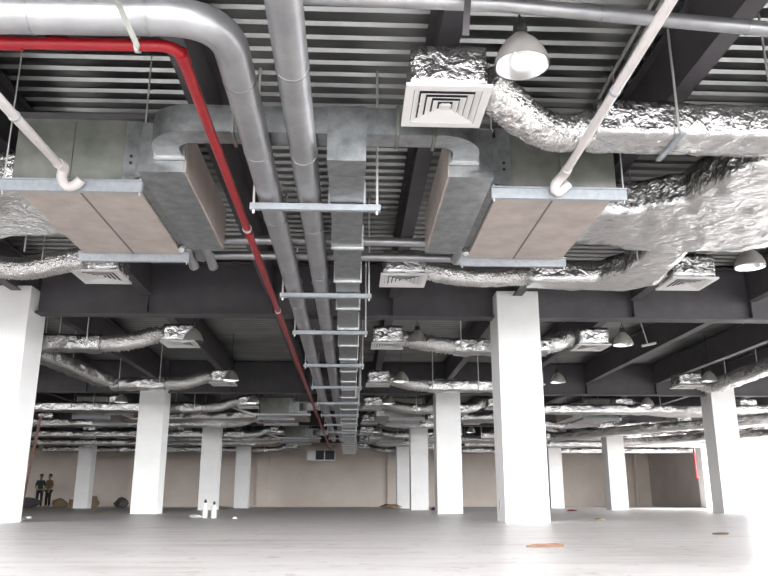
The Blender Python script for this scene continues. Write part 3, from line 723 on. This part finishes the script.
# ------------------------------------------------------------------ people (two workers far left)
def skinned(name, verts, edges, rad, m, parent, root=0, sub=2):
    me = bpy.data.meshes.new(name); me.from_pydata(verts, edges, []); me.materials.append(m)
    o = bpy.data.objects.new(name, me); COL.objects.link(o); o.parent = parent
    s = o.modifiers.new('skin', 'SKIN'); s.use_smooth_shade = True
    for i, v in enumerate(me.skin_vertices[0].data):
        v.radius = rad[i] if isinstance(rad[i], tuple) else (rad[i], rad[i]); v.use_root = (i == root)
    u = o.modifiers.new('sub', 'SUBSURF'); u.levels = sub; u.render_levels = sub
    return o
def person(loc, rz, shirt, label, bend):
    t = tag(empty('person', loc), label, 'person'); t.rotation_euler.z = rz
    V = []; E_ = []; Rr = []
    def v(p, r, par=None):
        V.append(p); Rr.append(r); i = len(V)-1
        if par is not None: E_.append((par, i))
        return i
    pel = v((0, 0, .92), (.15, .11)); wa = v((0, 0, 1.08), (.13, .10), pel); ch = v((0, -.01, 1.28), (.16, .115), wa); nk = v((0, 0, 1.46), .06, ch)
    n2 = v((0, -.01, 1.52), .055, nk); h1 = v((0, -.02, 1.58), (.075, .085), n2); h2 = v((0, -.015, 1.68), (.078, .095), h1); v((0, -.01, 1.75), (.05, .06), h2)
    for s in (-1, 1):
        sh = v((s*.17, 0, 1.40), .055, ch); el = v((s*.24, .02, 1.12), .042, sh)
        wr = v((s*(.22-.06*bend), -.10-.12*bend, .90+.12*bend), .028, el); pm = v((s*(.21-.06*bend), -.14-.14*bend, .84+.12*bend), (.036, .02), wr)
        for q in range(4):
            a = v((s*.21+(q-1.5)*.02-s*.06*bend, -.16-.14*bend, .79+.12*bend), .009, pm)
            v((s*.21+(q-1.5)*.021-s*.06*bend, -.17-.14*bend, .745+.12*bend+.008*abs(q-1.5)), .008, a)
        a = v((s*.17-s*.06*bend, -.175-.14*bend, .83+.12*bend), .011, pm); v((s*.155-s*.06*bend, -.19-.14*bend, .80+.12*bend), .009, a)
        hp = v((s*.10, 0, .86), .085, pel); kn = v((s*.11, -.02, .48), .058, hp); an = v((s*.115, .02, .09), .038, kn); v((s*.12, -.12, .04), .036, an)
    skinned('body', V, E_, Rr, M['skin'], t)
    V2 = [(0,0,.92),(0,0,1.08),(0,-.01,1.28),(0,0,1.43)]; E2 = [(0,1),(1,2),(2,3)]; R2 = [(.165,.125),(.15,.12),(.18,.135),.08]
    for s in (-1, 1):
        k = len(V2); V2 += [(s*.17,0,1.40),(s*.235,.018,1.14)]; E2 += [(2,k),(k,k+1)]; R2 += [.07,.058]
    skinned('shirt', V2, E2, R2, shirt, t, 0)
    V3 = [(0,0,.95)]; E3 = []; R3 = [(.165,.125)]
    for s in (-1, 1):
        k = len(V3); V3 += [(s*.10,0,.85),(s*.11,-.02,.48),(s*.115,.02,.10)]; E3 += [(0,k),(k,k+1),(k+1,k+2)]; R3 += [.10,.075,.06]
    skinned('trousers', V3, E3, R3, M['trouser'], t, 0)
    b = bmesh.new(); bmesh.ops.create_uvsphere(b, u_segments=16, v_segments=10, radius=.1)
    for q in b.verts:
        q.co.y *= 1.12
        if q.co.y < -.02 and q.co.z < .03: q.co *= .72
        q.co += Vector((0, .008, 1.70))
    me = bpy.data.meshes.new('hair'); b.to_mesh(me); b.free(); me.materials.append(M['hair'])
    o = bpy.data.objects.new('hair', me); COL.objects.link(o); o.parent = t
    f = MB(); f.tube([(0, -.10, 1.665), (0, -.125, 1.635)], [.012, .018], 8).build('nose', M['skin'], t)
    for s in (-1, 1): MB().tube([(s*.03, -.096, 1.675), (s*.03, -.104, 1.675)], .009, 8).build('eye', M['black'], t)
    MB().tube([(-.025, -.10, 1.60), (.025, -.10, 1.60)], .006, 6).build('mouth', M['red_dark'], t)
person((-17.1, 44.6, 0), R(20), M['shirt_green'], 'person in dark green clothes standing at far left, the left one of two', .6)
person((-16.55, 44.4, 0), R(-25), M['shirt_tan'], 'person in a brown shirt standing at far left, the right one of two', .2)

# ------------------------------------------------------------------ light
w = bpy.data.worlds.new('sky'); scn.world = w; w.use_nodes = True
bg = w.node_tree.nodes['Background']; bg.inputs['Color'].default_value = (0.93, 0.96, 1.0, 1); bg.inputs['Strength'].default_value = 1.0
nt = w.node_tree; tc = nt.nodes.new('ShaderNodeTexCoord'); sx = nt.nodes.new('ShaderNodeSeparateXYZ'); rp = nt.nodes.new('ShaderNodeValToRGB')
nt.links.new(tc.outputs['Generated'], sx.inputs[0]); nt.links.new(sx.outputs['Z'], rp.inputs['Fac'])
ml = nt.nodes.new('ShaderNodeVectorMath'); ml.operation = 'SCALE'; ml.inputs['Scale'].default_value = 10.0
rp.color_ramp.elements[0].color = (.97, .985, 1, 1); rp.color_ramp.elements[1].color = (.42, .46, .50, 1)
nt.links.new(rp.outputs['Color'], ml.inputs[0]); nt.links.new(ml.outputs['Vector'], bg.inputs['Color'])
s = bpy.data.lights.new('sun', 'SUN'); s.energy = 7; s.angle = R(1); s.color = (1, .95, .88)
so = bpy.data.objects.new('sun', s); COL.objects.link(so)
dirv = Vector((-.9, .15, -.55)); so.rotation_euler = dirv.to_track_quat('-Z', 'Y').to_euler(); so.location = (5, -20, 20)
def portal(loc, rot, sx, sy):
    l = bpy.data.lights.new('portal', 'AREA'); l.shape = 'RECTANGLE'; l.size = sx; l.size_y = sy; l.cycles.is_portal = True
    o = bpy.data.objects.new('portal', l); o.location = loc; o.rotation_euler = rot; COL.objects.link(o)
portal(((XL+XR)/2, YF-.02, 2.0), (R(90), 0, 0), XR-XL, 4.1)
portal((XR+.3, 19.4, 1.7), (R(90), 0, R(90)), 39, 3.3)

# ------------------------------------------------------------------ camera
cam = bpy.data.cameras.new('camera'); cam.sensor_width = 36; cam.lens = 36.0; cam.clip_start = .05; cam.clip_end = 500
co = bpy.data.objects.new('camera', cam); COL.objects.link(co); co.location = (0, 0, HC)
th = math.atan(214/768); ps = math.atan(34*math.cos(th)/768)
co.rotation_euler = (math.pi/2+th, 0, -ps)
scn.camera = co
scn.view_settings.view_transform = 'Standard'; scn.view_settings.look = 'None'; scn.view_settings.gamma = 1
scn.view_settings.use_curve_mapping = False
scn.view_settings.exposure = 1.06
